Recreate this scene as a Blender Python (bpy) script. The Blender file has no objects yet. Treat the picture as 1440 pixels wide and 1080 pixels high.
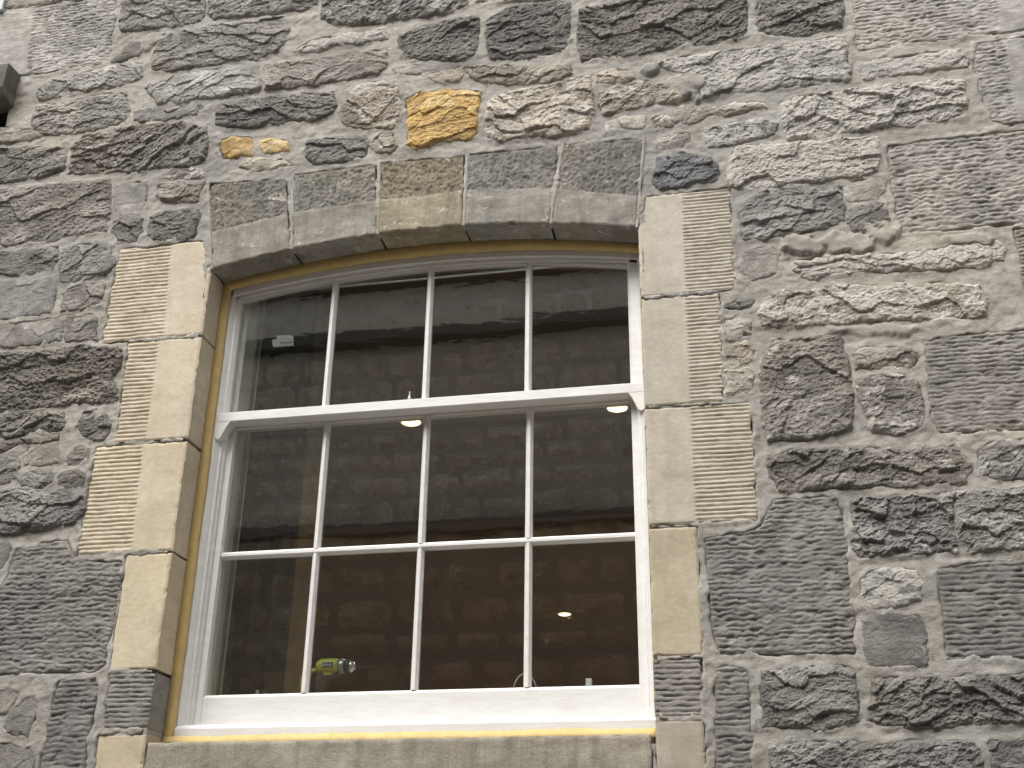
import bpy, math, random
import numpy as np
sc = bpy.context.scene
random.seed(7)
D = 3.3          # camera to wall plane
ZC = 1.6         # camera height
# ---------------------------------------------------------------- camera
F_PX = 1689.8; YAW, PITCH, ROLL = -0.211564, 0.433637, 0.0158272
def _basis():
    f = np.array([math.sin(YAW)*math.cos(PITCH), math.cos(YAW)*math.cos(PITCH), math.sin(PITCH)])
    rt = np.array([math.cos(YAW), -math.sin(YAW), 0.0]); up = np.cross(rt, f)
    c, s = math.cos(ROLL), math.sin(ROLL)
    return c*rt+s*up, -s*rt+c*up, f
AX, AY, AF = _basis()
cam_data = bpy.data.cameras.new('camera'); cam = bpy.data.objects.new('camera', cam_data)
sc.collection.objects.link(cam); sc.camera = cam
from mathutils import Matrix, Vector
M = Matrix(((AX[0], AY[0], -AF[0], 0), (AX[1], AY[1], -AF[1], -D), (AX[2], AY[2], -AF[2], ZC), (0, 0, 0, 1)))
cam.matrix_world = M
cam_data.sensor_width = 36; cam_data.lens = F_PX/1440*36
cam_data.clip_start = 0.05; cam_data.clip_end = 500
# ---------------------------------------------------------------- light
SUN_EL, SUN_AZ = math.radians(52), math.radians(205)   # azimuth from +y clockwise: in front of the wall, a little to its left
w = bpy.data.worlds.new('World'); sc.world = w; w.use_nodes = True
nt = w.node_tree; bg = nt.nodes['Background']
sky = nt.nodes.new('ShaderNodeTexSky'); sky.sky_type = 'NISHITA'; sky.sun_disc = False
sky.sun_elevation = SUN_EL; sky.sun_rotation = SUN_AZ; sky.dust_density = 4; sky.air_density = 1.0
hs = nt.nodes.new('ShaderNodeHueSaturation'); hs.inputs['Saturation'].default_value = 0.06
nt.links.new(sky.outputs[0], hs.inputs['Color']); nt.links.new(hs.outputs[0], bg.inputs[0])
bg.inputs[1].default_value = 0.15
sl = bpy.data.lights.new('sun', 'SUN'); sun = bpy.data.objects.new('sun', sl); sc.collection.objects.link(sun)
sl.energy = 1.4; sl.angle = math.radians(30); sl.color = (1.0, 0.96, 0.9)
sd = Vector((math.sin(SUN_AZ)*math.cos(SUN_EL), math.cos(SUN_AZ)*math.cos(SUN_EL), math.sin(SUN_EL)))
sun.rotation_euler = sd.to_track_quat('Z', 'Y').to_euler()
sc.render.engine = 'CYCLES'
sc.view_settings.view_transform = 'Standard'; sc.view_settings.look = 'None'
sc.view_settings.gamma = 1.0; sc.view_settings.use_curve_mapping = False
sc.view_settings.exposure = 0.80
sc.cycles.max_bounces = 8; sc.cycles.transparent_max_bounces = 12

# ---------------------------------------------------------------- coordinates
def at(u, v, y=0.0):
    """photo pixel (1440x1080) to the point of the plane at depth y"""
    d = (u-720)/F_PX*AX-(v-540)/F_PX*AY+AF
    k = (D+y)/d[1]
    return (d[0]*k, ZC+d[2]*k)
# ---------------------------------------------------------------- noise
def _h(ix, iy, seed):
    n = (ix.astype(np.int64)*374761393+iy.astype(np.int64)*668265263+seed*974634777) & 0xffffffff
    n = ((n ^ (n >> 13))*1274126177) & 0xffffffff
    n = (n ^ (n >> 16))
    n = (n*2246822519) & 0xffffffff
    return ((n ^ (n >> 15)) & 0xffffff)/float(0xffffff)
def gn(x, y, seed=0):
    ix, iy = np.floor(x), np.floor(y); fx, fy = x-ix, y-iy
    u = fx*fx*fx*(fx*(fx*6-15)+10); v = fy*fy*fy*(fy*(fy*6-15)+10)
    def g(a, b):
        t = _h(ix+a, iy+b, seed)*6.2831853
        return np.cos(t)*(fx-a)+np.sin(t)*(fy-b)
    return ((g(0, 0)*(1-u)+g(1, 0)*u)*(1-v)+(g(0, 1)*(1-u)+g(1, 1)*u)*v)*1.5
def fbm(x, y, seed=0, o=4, gain=.5):
    s = 0; a = 1; f = 1.0
    for i in range(o):
        s = s+a*gn(x*f+i*17.3, y*f-i*9.1, seed+i*31); a *= gain; f *= 2.03
    return s
def cells(x, y, seed=0):
    """nearest-point distance, its id hash and offset vector"""
    ix, iy = np.floor(x), np.floor(y)
    best = np.full(x.shape, 9.0); bid = np.zeros(x.shape); bx = np.zeros(x.shape); by = np.zeros(x.shape)
    for a in (-1, 0, 1):
        for b in (-1, 0, 1):
            cx = ix+a+_h(ix+a, iy+b, seed); cy = iy+b+_h(ix+a, iy+b, seed+7)
            dx, dy = x-cx, y-cy; dd = dx*dx+dy*dy
            m = dd < best
            best = np.where(m, dd, best); bid = np.where(m, _h(ix+a, iy+b, seed+13), bid)
            bx = np.where(m, dx, bx); by = np.where(m, dy, by)
    return best, bid, bx, by
def sst(a, b, x):
    t = np.clip((x-a)/(b-a), 0, 1); return t*t*(3-2*t)
def sdf(P, X, Z):
    """signed distance to polygon, positive inside"""
    n = len(P); d = np.full(X.shape, 1e9); ins = np.zeros(X.shape, bool)
    for i in range(n):
        ax, az = P[i]; bx, bz = P[(i+1) % n]
        ex, ez = bx-ax, bz-az; wx, wz = X-ax, Z-az
        t = np.clip((wx*ex+wz*ez)/(ex*ex+ez*ez+1e-12), 0, 1)
        d = np.minimum(d, (wx-ex*t)**2+(wz-ez*t)**2)
        c = ((az <= Z) & (bz > Z)) | ((bz <= Z) & (az > Z))
        if abs(bz-az) > 1e-12:
            xi = ax+(Z-az)/(bz-az)*(bx-ax); ins ^= c & (X < xi)
    return np.sqrt(d)*np.where(ins, 1, -1)
# ---------------------------------------------------------------- objects
def link(o, parent=None):
    sc.collection.objects.link(o)
    if parent: o.parent = parent
    return o
def tag(o, label=None, cat=None, group=None, kind=None):
    if label: o['label'] = label
    if cat: o['category'] = cat
    if group: o['group'] = group
    if kind: o['kind'] = kind
    return o
def empty(name, loc=(0, 0, 0)):
    o = bpy.data.objects.new(name, None); o.empty_display_size = .1; o.location = loc
    return link(o)
def wloc(o):
    v = Vector((0, 0, 0))
    while o: v = v+o.location; o = o.parent
    return v
def mesh_np(name, V, Fq, mat, parent=None, smooth=True, color=None, origin=None, tris=None):
    """V world coords (n,3), Fq (m,4) quads"""
    V = np.asarray(V, dtype=np.float64)
    if origin is None: origin = V.mean(axis=0)
    L = V-np.asarray(origin)
    me = bpy.data.meshes.new(name)
    Fq = np.asarray(Fq, dtype=np.int32); m = len(Fq)
    me.vertices.add(len(L)); me.vertices.foreach_set('co', L.astype(np.float32).ravel())
    me.loops.add(m*4); me.loops.foreach_set('vertex_index', Fq.ravel())
    me.polygons.add(m); me.polygons.foreach_set('loop_start', np.arange(0, m*4, 4, dtype=np.int32))
    me.update(calc_edges=True); me.validate()
    me.polygons.foreach_set('use_smooth', np.full(len(me.polygons), smooth)); me.update()
    me.materials.append(mat)
    o = bpy.data.objects.new(name, me)
    pw = wloc(parent) if parent else Vector((0, 0, 0))
    link(o, parent); o.location = Vector([float(a) for a in origin])-pw
    if color: o.color = color
    return o
class MB:
    """collects shapes for one mesh object"""
    def __init__(s): s.v = []; s.f = []
    def add(s, V, F):
        k = len(s.v); s.v += [tuple(p) for p in V]; s.f += [tuple(i+k for i in f) for f in F]; return s
    def box(s, x0, x1, y0, y1, z0, z1):
        return s.add([(x0, y0, z0), (x1, y0, z0), (x1, y1, z0), (x0, y1, z0), (x0, y0, z1), (x1, y0, z1), (x1, y1, z1), (x0, y1, z1)],
                     [(0, 3, 2, 1), (4, 5, 6, 7), (0, 1, 5, 4), (1, 2, 6, 5), (2, 3, 7, 6), (3, 0, 4, 7)])
    def prism(s, prof, axis, a, b):
        """profile of (p,q) pairs extruded along axis from a to b. axis z: (x,y); axis x: (y,z); axis y: (x,z)"""
        n = len(prof)
        def mk(p, q, t): return {'z': (p, q, t), 'x': (t, p, q), 'y': (p, t, q)}[axis]
        V = [mk(p, q, a) for p, q in prof]+[mk(p, q, b) for p, q in prof]
        F = [tuple(range(n))[::-1], tuple(range(n, 2*n))]+[(i, (i+1) % n, n+(i+1) % n, n+i) for i in range(n)]
        return s.add(V, F)
    def lathe(s, c, ax, prof, n=20):
        """prof: (distance along ax, radius)"""
        ax = Vector(ax).normalized(); t = ax.orthogonal().normalized(); b = ax.cross(t); c = Vector(c)
        V = []; F = []
        for (l, r) in prof:
            for i in range(n):
                a = 2*math.pi*i/n; V.append(tuple(c+ax*l+(t*math.cos(a)+b*math.sin(a))*r))
        for j in range(len(prof)-1):
            for i in range(n): F.append((j*n+i, j*n+(i+1) % n, (j+1)*n+(i+1) % n, (j+1)*n+i))
        F.append(tuple(range(n))[::-1]); F.append(tuple(range((len(prof)-1)*n, len(prof)*n)))
        return s.add(V, F)
    def tube(s, pts, r, n=8):
        pts = [Vector(p) for p in pts]; V = []; F = []
        for k, p in enumerate(pts):
            d = (pts[min(k+1, len(pts)-1)]-pts[max(k-1, 0)]).normalized()
            t = d.cross(Vector((0.13, 0.97, 0.2))).normalized(); b = d.cross(t)
            rr = r[k] if isinstance(r, (list, tuple)) else r
            for i in range(n):
                a = 2*math.pi*i/n; V.append(tuple(p+(t*math.cos(a)+b*math.sin(a))*rr))
        for j in range(len(pts)-1):
            for i in range(n): F.append((j*n+i, j*n+(i+1) % n, (j+1)*n+(i+1) % n, (j+1)*n+i))
        F.append(tuple(range(n))[::-1]); F.append(tuple(range((len(pts)-1)*n, len(pts)*n)))
        return s.add(V, F)
    def build(s, name, mat, parent=None, bevel=0, smooth=False, origin=None):
        if origin is None:
            n = len(s.v); origin = tuple(sum(p[i] for p in s.v)/n for i in range(3))
        me = bpy.data.meshes.new(name)
        me.from_pydata([tuple(p[i]-origin[i] for i in range(3)) for p in s.v], [], s.f); me.validate()
        import bmesh
        bm = bmesh.new(); bm.from_mesh(me); bmesh.ops.recalc_face_normals(bm, faces=bm.faces)
        if bevel:
            bmesh.ops.bevel(bm, geom=[e for e in bm.edges if len(e.link_faces) == 2 and e.calc_face_angle(0) > .5], offset=bevel, segments=2, affect='EDGES', profile=.5, clamp_overlap=True)
        if smooth:
            for f in bm.faces: f.smooth = True
        bm.to_mesh(me); bm.free(); me.materials.append(mat)
        o = bpy.data.objects.new(name, me); link(o, parent)
        o.location = Vector(origin)-(wloc(parent) if parent else Vector((0, 0, 0)))
        return o
# ---------------------------------------------------------------- materials
def new_mat(name):
    m = bpy.data.materials.new(name); m.use_nodes = True
    return m, m.node_tree, m.node_tree.nodes['Principled BSDF']
def N(nt, t, **k):
    n = nt.nodes.new(t)
    for a, b in k.items():
        if a.startswith('i_'): n.inputs[int(a[2:])].default_value = b
        else: setattr(n, a, b)
    return n
def noise(nt, vec, scale, detail=6, rough=.6, stretch=None, seed=0, dist=0.0):
    mp = N(nt, 'ShaderNodeMapping'); nt.links.new(vec, mp.inputs[0])
    mp.inputs['Location'].default_value = (seed*3.1, seed*1.7, seed*2.3)
    if stretch: mp.inputs['Scale'].default_value = stretch
    n = N(nt, 'ShaderNodeTexNoise'); nt.links.new(mp.outputs[0], n.inputs['Vector'])
    n.inputs['Scale'].default_value = scale; n.inputs['Detail'].default_value = detail; n.inputs['Roughness'].default_value = rough
    n.inputs['Distortion'].default_value = dist
    return n.outputs[0]
def ramp(nt, fac, stops, interp='LINEAR'):
    r = N(nt, 'ShaderNodeValToRGB'); nt.links.new(fac, r.inputs[0]); r.color_ramp.interpolation = interp
    el = r.color_ramp.elements
    while len(el) < len(stops): el.new(.5)
    for e, (p, c) in zip(el, stops):
        e.position = p; e.color = (c[0], c[1], c[2], 1) if isinstance(c, (tuple, list)) else (c, c, c, 1)
    return r.outputs[0]
def mix(nt, fac, a, b, mode='MIX'):
    m = N(nt, 'ShaderNodeMix', data_type='RGBA', blend_type=mode)
    if isinstance(fac, (int, float)): m.inputs[0].default_value = fac
    else: nt.links.new(fac, m.inputs[0])
    for k, s in ((6, a), (7, b)):
        if isinstance(s, (tuple, list)): m.inputs[k].default_value = (s[0], s[1], s[2], 1)
        else: nt.links.new(s, m.inputs[k])
    return m.outputs[2]
def math_(nt, op, a, b):
    m = N(nt, 'ShaderNodeMath', operation=op)
    for k, s in ((0, a), (1, b)):
        if isinstance(s, (int, float)): m.inputs[k].default_value = s
        else: nt.links.new(s, m.inputs[k])
    return m.outputs[0]
def wpos(nt): return N(nt, 'ShaderNodeNewGeometry').outputs['Position']
def bump(nt, bsdf, h, strength, dist=.004, prev=None):
    b = N(nt, 'ShaderNodeBump'); b.inputs['Strength'].default_value = strength; b.inputs['Distance'].default_value = dist
    nt.links.new(h, b.inputs['Height'])
    if prev: nt.links.new(prev, b.inputs['Normal'])
    nt.links.new(b.outputs[0], bsdf.inputs['Normal']); return b.outputs[0]
def stone_mat(name, dark, mid, light, lime=(.62, .59, .54), fine=260, fs=.55, speck=.5, streak=None, rough=.9, bd=.006, patina=None):
    m, nt, bs = new_mat(name); P = wpos(nt)
    n1 = noise(nt, P, 9, 5, .6, (1, 1, 1.6), 1, .6); n2 = noise(nt, P, 45, 6, .7, (1, 1, 1.8), 2); n3 = noise(nt, P, fine, 4, .75, None, 3)
    c = ramp(nt, n1, [(.30, dark), (.50, mid), (.72, light)])
    c = mix(nt, .55, c, ramp(nt, n2, [(.28, .38), (.5, .5), (.72, .66)]), 'OVERLAY')
    c = mix(nt, speck, c, ramp(nt, n3, [(.3, .28), (.5, .5), (.7, .72)]), 'OVERLAY')
    if streak:
        s = noise(nt, P, 22, 5, .65, (1, 1, .12), 5)
        c = mix(nt, ramp(nt, s, [(.48, 0.0), (.72, streak[3])]), c, streak[:3])
    ta = N(nt, 'ShaderNodeAttribute', attribute_name='tone')     # each broken facet has its own weathering
    tv = math_(nt, 'ADD', math_(nt, 'MULTIPLY', ta.outputs['Fac'], .42), .5)
    c = mix(nt, 1.0, c, ramp(nt, tv, [(.2, .30), (.5, .5), (.8, .72)]), 'OVERLAY')
    if patina:      # the hammered part of the face has kept its old grey crust
        aa = N(nt, 'ShaderNodeAttribute', attribute_name='patina')
        pn = ramp(nt, noise(nt, P, 38, 6, .75, (1, 1, .6), 12), [(.32, 1.0), (.62, .15)])
        c = mix(nt, math_(nt, 'MULTIPLY', aa.outputs['Fac'], pn), c, patina)
    big = noise(nt, P, 1.7, 3, .6, None, 14)
    c = mix(nt, .55, c, ramp(nt, big, [(.3, (.40, .41, .43)), (.5, .5), (.7, (.60, .58, .54))]), 'OVERLAY')
    oi = N(nt, 'ShaderNodeObjectInfo')
    c = mix(nt, 1.0, c, oi.outputs['Color'], 'MULTIPLY')
    # smears of old lime: amount set per stone (object alpha)
    lm = noise(nt, P, 14, 7, .72, (1, 1, 1.7), 8, .9); lf = noise(nt, P, 90, 4, .7, None, 9)
    lm2 = math_(nt, 'ADD', lm, math_(nt, 'MULTIPLY', math_(nt, 'SUBTRACT', lf, .5), .25))
    thr = math_(nt, 'SUBTRACT', .70, math_(nt, 'MULTIPLY', oi.outputs['Alpha'], .36))
    mr = N(nt, 'ShaderNodeMapRange'); nt.links.new(lm2, mr.inputs[0]); nt.links.new(thr, mr.inputs[1])
    nt.links.new(math_(nt, 'ADD', thr, .075), mr.inputs[2]); mr.inputs[3].default_value = 0; mr.inputs[4].default_value = .85
    c = mix(nt, mr.outputs[0], c, lime)
    nt.links.new(c, bs.inputs['Base Color']); bs.inputs['Roughness'].default_value = rough
    bs.inputs['Specular IOR Level'].default_value = .25
    hh = math_(nt, 'ADD', noise(nt, P, 110, 6, .78, (1, 1, 1.5), 4), math_(nt, 'MULTIPLY', n3, .6))
    bump(nt, bs, hh, fs, bd)
    return m
M_DARK = stone_mat('rubble_stone_dark', (.225, .212, .195), (.315, .30, .277), (.42, .402, .375), fs=.9, bd=.008, speck=.75)
M_PALE = stone_mat('rubble_stone_pale', (.28, .25, .215), (.44, .40, .345), (.58, .535, .465), lime=(.68, .65, .6), fs=.9, bd=.007, speck=.6)
M_OCHRE = stone_mat('rubble_stone_ochre', (.34, .235, .11), (.52, .36, .15), (.63, .52, .32), lime=(.66, .57, .40))
M_TOOL = stone_mat('tooled_stone_grey', (.19, .18, .168), (.245, .235, .221), (.31, .298, .283), fs=.4)
M_SAND = stone_mat('sandstone', (.49, .425, .325), (.56, .49, .385), (.63, .56, .455), lime=(.72, .68, .58), fine=520, fs=.05, speck=.34, streak=(.40, .34, .25, .35))
M_SAND_ = M_SAND
M_VOUS = stone_mat('arch_sandstone', (.22, .205, .18), (.31, .293, .262), (.41, .39, .355), fs=.55, speck=.65, patina=(.135, .127, .113), streak=(.09, .085, .075, .5))
M_MORT = stone_mat('lime_mortar', (.29, .272, .240), (.385, .363, .325), (.47, .448, .408), fine=300, fs=.8, speck=.6, bd=.005)
def plain(name, col, rough=.6, metal=0, spec=.5, var=.0, emis=None, es=0, vs=30):
    m, nt, bs = new_mat(name)
    if var:
        P = wpos(nt); n1 = noise(nt, P, vs, 5, .65, None, 1)
        lo = tuple(c*(1-var) for c in col); hi = tuple(min(1, c*(1+var)) for c in col)
        nt.links.new(ramp(nt, n1, [(.3, lo), (.7, hi)]), bs.inputs['Base Color'])
    else: bs.inputs['Base Color'].default_value = (*col, 1)
    bs.inputs['Roughness'].default_value = rough; bs.inputs['Metallic'].default_value = metal; bs.inputs['Specular IOR Level'].default_value = spec
    if emis: bs.inputs['Emission Color'].default_value = (*emis, 1); bs.inputs['Emission Strength'].default_value = es
    return m
def paint_mat(name, col, col2):
    m, nt, bs = new_mat(name); P = wpos(nt)
    a = noise(nt, P, 7, 6, .7, (1, 1, 4), 1, .5); b = noise(nt, P, 60, 5, .7, (.25, 1, 1.5), 2); c3 = noise(nt, P, 18, 5, .7, None, 6, 1.5)
    c = mix(nt, ramp(nt, a, [(.38, 0.0), (.66, .8)]), col, col2)
    c = mix(nt, ramp(nt, b, [(.55, 0.0), (.75, .35)]), c, (col2[0]*.86, col2[1]*.86, col2[2]*.88))
    c = mix(nt, ramp(nt, c3, [(.66, 0.0), (.74, .4)]), c, (.5, .47, .43))
    nt.links.new(c, bs.inputs['Base Color']); bs.inputs['Roughness'].default_value = .42
    bump(nt, bs, math_(nt, 'ADD', noise(nt, P, 35, 4, .6, (.3, 1, 1), 3), math_(nt, 'MULTIPLY', b, .5)), .35, .004)
    return m
M_WHITE = paint_mat('white_gloss_paint', (.76, .755, .74), (.68, .66, .635))
M_MASTIC = plain('yellow_mastic', (.62, .46, .19), .7, var=.12, vs=40)
M_METAL = plain('zinc_metal', (.70, .72, .73), .3, 1.0)
M_INNER = plain('grey_inner_lining', (.22, .23, .22), .6, var=.08)
def glass_mat():
    m, nt, bs = new_mat('window_glass'); nt.nodes.remove(bs)
    out = nt.nodes['Material Output']; P = wpos(nt)
    tr = N(nt, 'ShaderNodeBsdfTransparent'); tr.inputs[0].default_value = (.93, .95, .93, 1)
    gl = N(nt, 'ShaderNodeBsdfGlossy'); gl.inputs['Roughness'].default_value = 0.0; gl.inputs[0].default_value = (1, 1, 1, 1)
    gm = N(nt, 'ShaderNodeNewGeometry'); dp = N(nt, 'ShaderNodeVectorMath', operation='DOT_PRODUCT')
    nt.links.new(gm.outputs['Normal'], dp.inputs[0]); nt.links.new(gm.outputs['Incoming'], dp.inputs[1])
    sch = math_(nt, 'POWER', math_(nt, 'SUBTRACT', 1.0, math_(nt, 'ABSOLUTE', dp.outputs['Value'], 0)), 5.0)
    f2 = math_(nt, 'ADD', math_(nt, 'MULTIPLY', sch, .83), .17)             # two leaves of a sealed unit in one face
    mx = N(nt, 'ShaderNodeMixShader'); nt.links.new(f2, mx.inputs[0]); nt.links.new(tr.outputs[0], mx.inputs[1]); nt.links.new(gl.outputs[0], mx.inputs[2])
    b = N(nt, 'ShaderNodeBump'); b.inputs['Strength'].default_value = .10; b.inputs['Distance'].default_value = .0018
    nt.links.new(noise(nt, P, 9, 3, .5, (.55, 1, 1.5), 2, .4), b.inputs['Height'])
    nt.links.new(b.outputs[0], gl.inputs['Normal']); nt.links.new(mx.outputs[0], out.inputs['Surface'])
    return m
M_GLASS = glass_mat()

# ================================================================ GROUND
def ground():
    g = MB().box(-60, 60, -60, 60, -.5, 0).build('ground', plain('light_setts', (.22, .21, .20), .9, var=.2, vs=3))
    tag(g, kind='structure')
    m, nt, bs = new_mat('paving'); P = wpos(nt)
    c = mix(nt, .5, ramp(nt, noise(nt, P, 3, 6, .6), [(.3, (.28, .27, .25)), (.7, (.42, .40, .37))]), ramp(nt, noise(nt, P, 80, 4, .7), [(.3, .35), (.7, .65)]), 'OVERLAY')
    nt.links.new(c, bs.inputs['Base Color']); bs.inputs['Roughness'].default_value = .9
    for (y0, y1) in ((-1.3, .1), (-6.0, -4.9)):
        p = MB().box(-25, 25, y0, y1, -.01, .12).build('pavement', m, bevel=.01); tag(p, kind='structure')
ground()

# ================================================================ STONE WALL
wall = empty('stone_wall', (0, 0, 0))
tag(wall, 'grey rubble stone wall with pale lime mortar and dressed sandstone surround around the window', 'wall')
X0, X1 = -1.775, -.305                         # opening
def arch(x): return ZC+2.158-.078*((np.asarray(x)+1.04)/.735)**2
SEED = [100]
def rough_h(X, Z, seed, relief, d):
    """broken rock face: scalloped chips, ledges that overhang, fine grit"""
    q1, q2, q3, q4 = [float(_h(np.array(seed), np.array(k), 5)) for k in range(4)]
    S1 = .75+1.1*q1; S2 = .8+.9*q2; g2 = .35+.75*q3; g3 = .5+.8*q4
    wx = X+.007*fbm(X*22, Z*22, seed+1, 3); wz = Z+.006*fbm(X*22+5, Z*22, seed+2, 3)
    sk = gn(X*2.2, Z*2.2, seed+3)*.5+.35*(q2-.5)
    rz = wz+sk*(wx-X.mean())
    f1, id1, ax, az = cells(wx/(.085*S1), rz/(.050*S1), seed+4)
    f2, id2, bx, bz = cells(wx/(.034*S2)+3, (rz-.2*wx)/(.021*S2), seed+5)
    f3, id3, cx_, cz_ = cells(wx/.015+9, (rz+.3*wx)/.010, seed+10)
    i1b = (id1*7.13) % 1; i2b = (id2*9.7) % 1; i3b = (id3*5.9) % 1
    h = .0050*f1+.0090*(id1-.5)+.015*(i1b-.5)*ax-.0085*az*(.4+id1)
    h = h+g2*(.0055*(id2-.5)-.0055*bz*(.2+i2b)+.0055*(i2b-.5)*bx+.0015*f2)
    h = h+g3*(.0022*(id3-.5)-.0016*cz_+.0018*(i3b-.5)*cx_)
    led = (rz/.030+.8*fbm(X*9, Z*9, seed+6, 3)) % 1.0
    msk = sst(.0, .5, fbm(X*8, Z*10, seed+7, 2))
    h = h-.0045*msk*led
    h = h+.009*fbm(X*6, Z*8, seed+8, 3)+.0042*fbm(X*50, Z*80, seed+9, 3, .75)
    return h*relief*.64, (.5*(id1-.5)+.45*(i2b-.5)+.25*(id3-.5)+.35*gn(X*5, Z*7, seed+12))
def groove_h(X, Z, seed, period, depth, broken, d=None):
    ph = Z/period+(.24 if broken else .13)*fbm(X*3.5, Z*5, seed, 3)+.07*gn(X*30, Z*12, seed+1)
    if broken:
        ph = ph+broken*.28*gn(X*14, Z*5, seed+2)+broken*.48*gn(X*66, Z*30, seed+8)
    s = np.abs((ph % 1.0)-.5)*2                 # 1 at the valley
    v = sst(.50, .97, s) if broken else sst(.48, 1.0, s)
    amp = .85+.35*gn(X*9, Z*40, seed+12)+.25*gn(X*40, Z*70, seed+13)
    if broken: amp = .15+1.1*sst(-.45, .45, fbm(X*20, Z*52, seed+3, 3)+.22*broken)*(.6+.6*sst(-.4, .4, gn(X*4, Z*5, seed+14)))
    h = -depth*v*amp+.0009*fbm(X*60, Z*120, seed+4, 3)
    if broken: h = h+.003*broken*fbm(X*12, Z*14, seed+5, 3)+.0022*broken*fbm(X*60, Z*90, seed+6, 2)
    return h
def height_stone(name, P, mat, kind, parent, color, relief=1.0, out=.028, step=.0042, margin=None, sub=None, warp=.0085, edge=.020, period=.0145, depth=.0055, broken=.8):
    """one stone: polygon P in wall coordinates, its face a displaced sheet whose rim runs back into the mortar"""
    SEED[0] += 1; sd_ = SEED[0]*11
    P = np.array(P); pad = .014
    x0, z0 = P.min(0)-pad; x1, z1 = P.max(0)+pad
    sx = step*(1.4 if kind == 'tooled' else 1); sz = step*(.72 if kind == 'tooled' else 1)
    nx = max(6, int((x1-x0)/sx)); nz = max(6, int((z1-z0)/sz))
    X, Z = np.meshgrid(np.linspace(x0, x1, nx), np.linspace(z0, z1, nz))
    d = sdf(P, X, Z)
    d = d+warp*fbm(X*16, Z*16, sd_, 3)+warp*.35*gn(X*70, Z*70, sd_+1)
    if kind == 'rough':
        d = d+.0045
        e = 1-np.exp(-np.clip(d, 0, 1)/edge)
        tilt = gn(np.array(SEED[0]*.37), np.array(.5), 3)*.6
        rh, tone = rough_h(X, Z, sd_, relief, d); h = e*(out+rh)-.001
        h = h+e*tilt*.02*((Z-z0)/(z1-z0)-.5)
        h = np.where(d < 0, np.maximum(d*3.2, -.035)-.001, np.maximum(h, -.008+d*.05))
    elif kind == 'tooled':
        e = sst(0, .007, d)
        period = period*(.88+.25*((sd_*.377) % 1))
        tone = .35*gn(X*30, Z*42, sd_+31)+.3*gn(X*6, Z*8, sd_+32)
        g = groove_h(X, Z, sd_, period, depth, broken)-.0035*sst(.35, .6, fbm(X*24, Z*30, sd_+33, 3))
        if margin is not None:
            (ax, az), (bx, bz), side = margin
            mx = ax+(Z-az)/(bz-az+1e-9)*(bx-ax)
            k = sst(-.003, .003, (X-mx)*side)    # 1 on the smooth margin
            g = g*(1-k)+k*(.0012+.0006*gn(X*20, Z*260, sd_+2)+.0006*fbm(X*30, Z*90, sd_+3, 2))
        h = e*(out+g)-.004
        h = np.where(d < 0, np.maximum(d*4, -.04)-.004, h)
    else:                                       # smooth dressed
        tone = 0*X
        e = sst(0, .006, d); h = e*(out+.0012*fbm(X*8, Z*8, sd_, 3))-.004
        h = np.where(d < 0, np.maximum(d*4, -.04)-.004, h)
    keep = d > -.0115
    q = keep[:-1, :-1] | keep[1:, :-1] | keep[:-1, 1:] | keep[1:, 1:]
    idx = np.arange(nx*nz).reshape(nz, nx)
    Fq = np.stack([idx[:-1, :-1][q], idx[:-1, 1:][q], idx[1:, 1:][q], idx[1:, :-1][q]], 1)
    used = np.unique(Fq); rm = np.full(nx*nz, -1); rm[used] = np.arange(len(used))
    V = np.stack([X.ravel(), -h.ravel(), Z.ravel()], 1)[used]
    o = mesh_np(name, V, rm[Fq], mat, parent, color=color, smooth=(kind != 'rough'))
    a_ = o.data.attributes.new('tone', 'FLOAT', 'POINT'); a_.data.foreach_set('value', tone.ravel()[used].astype(np.float32))
    return o
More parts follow.
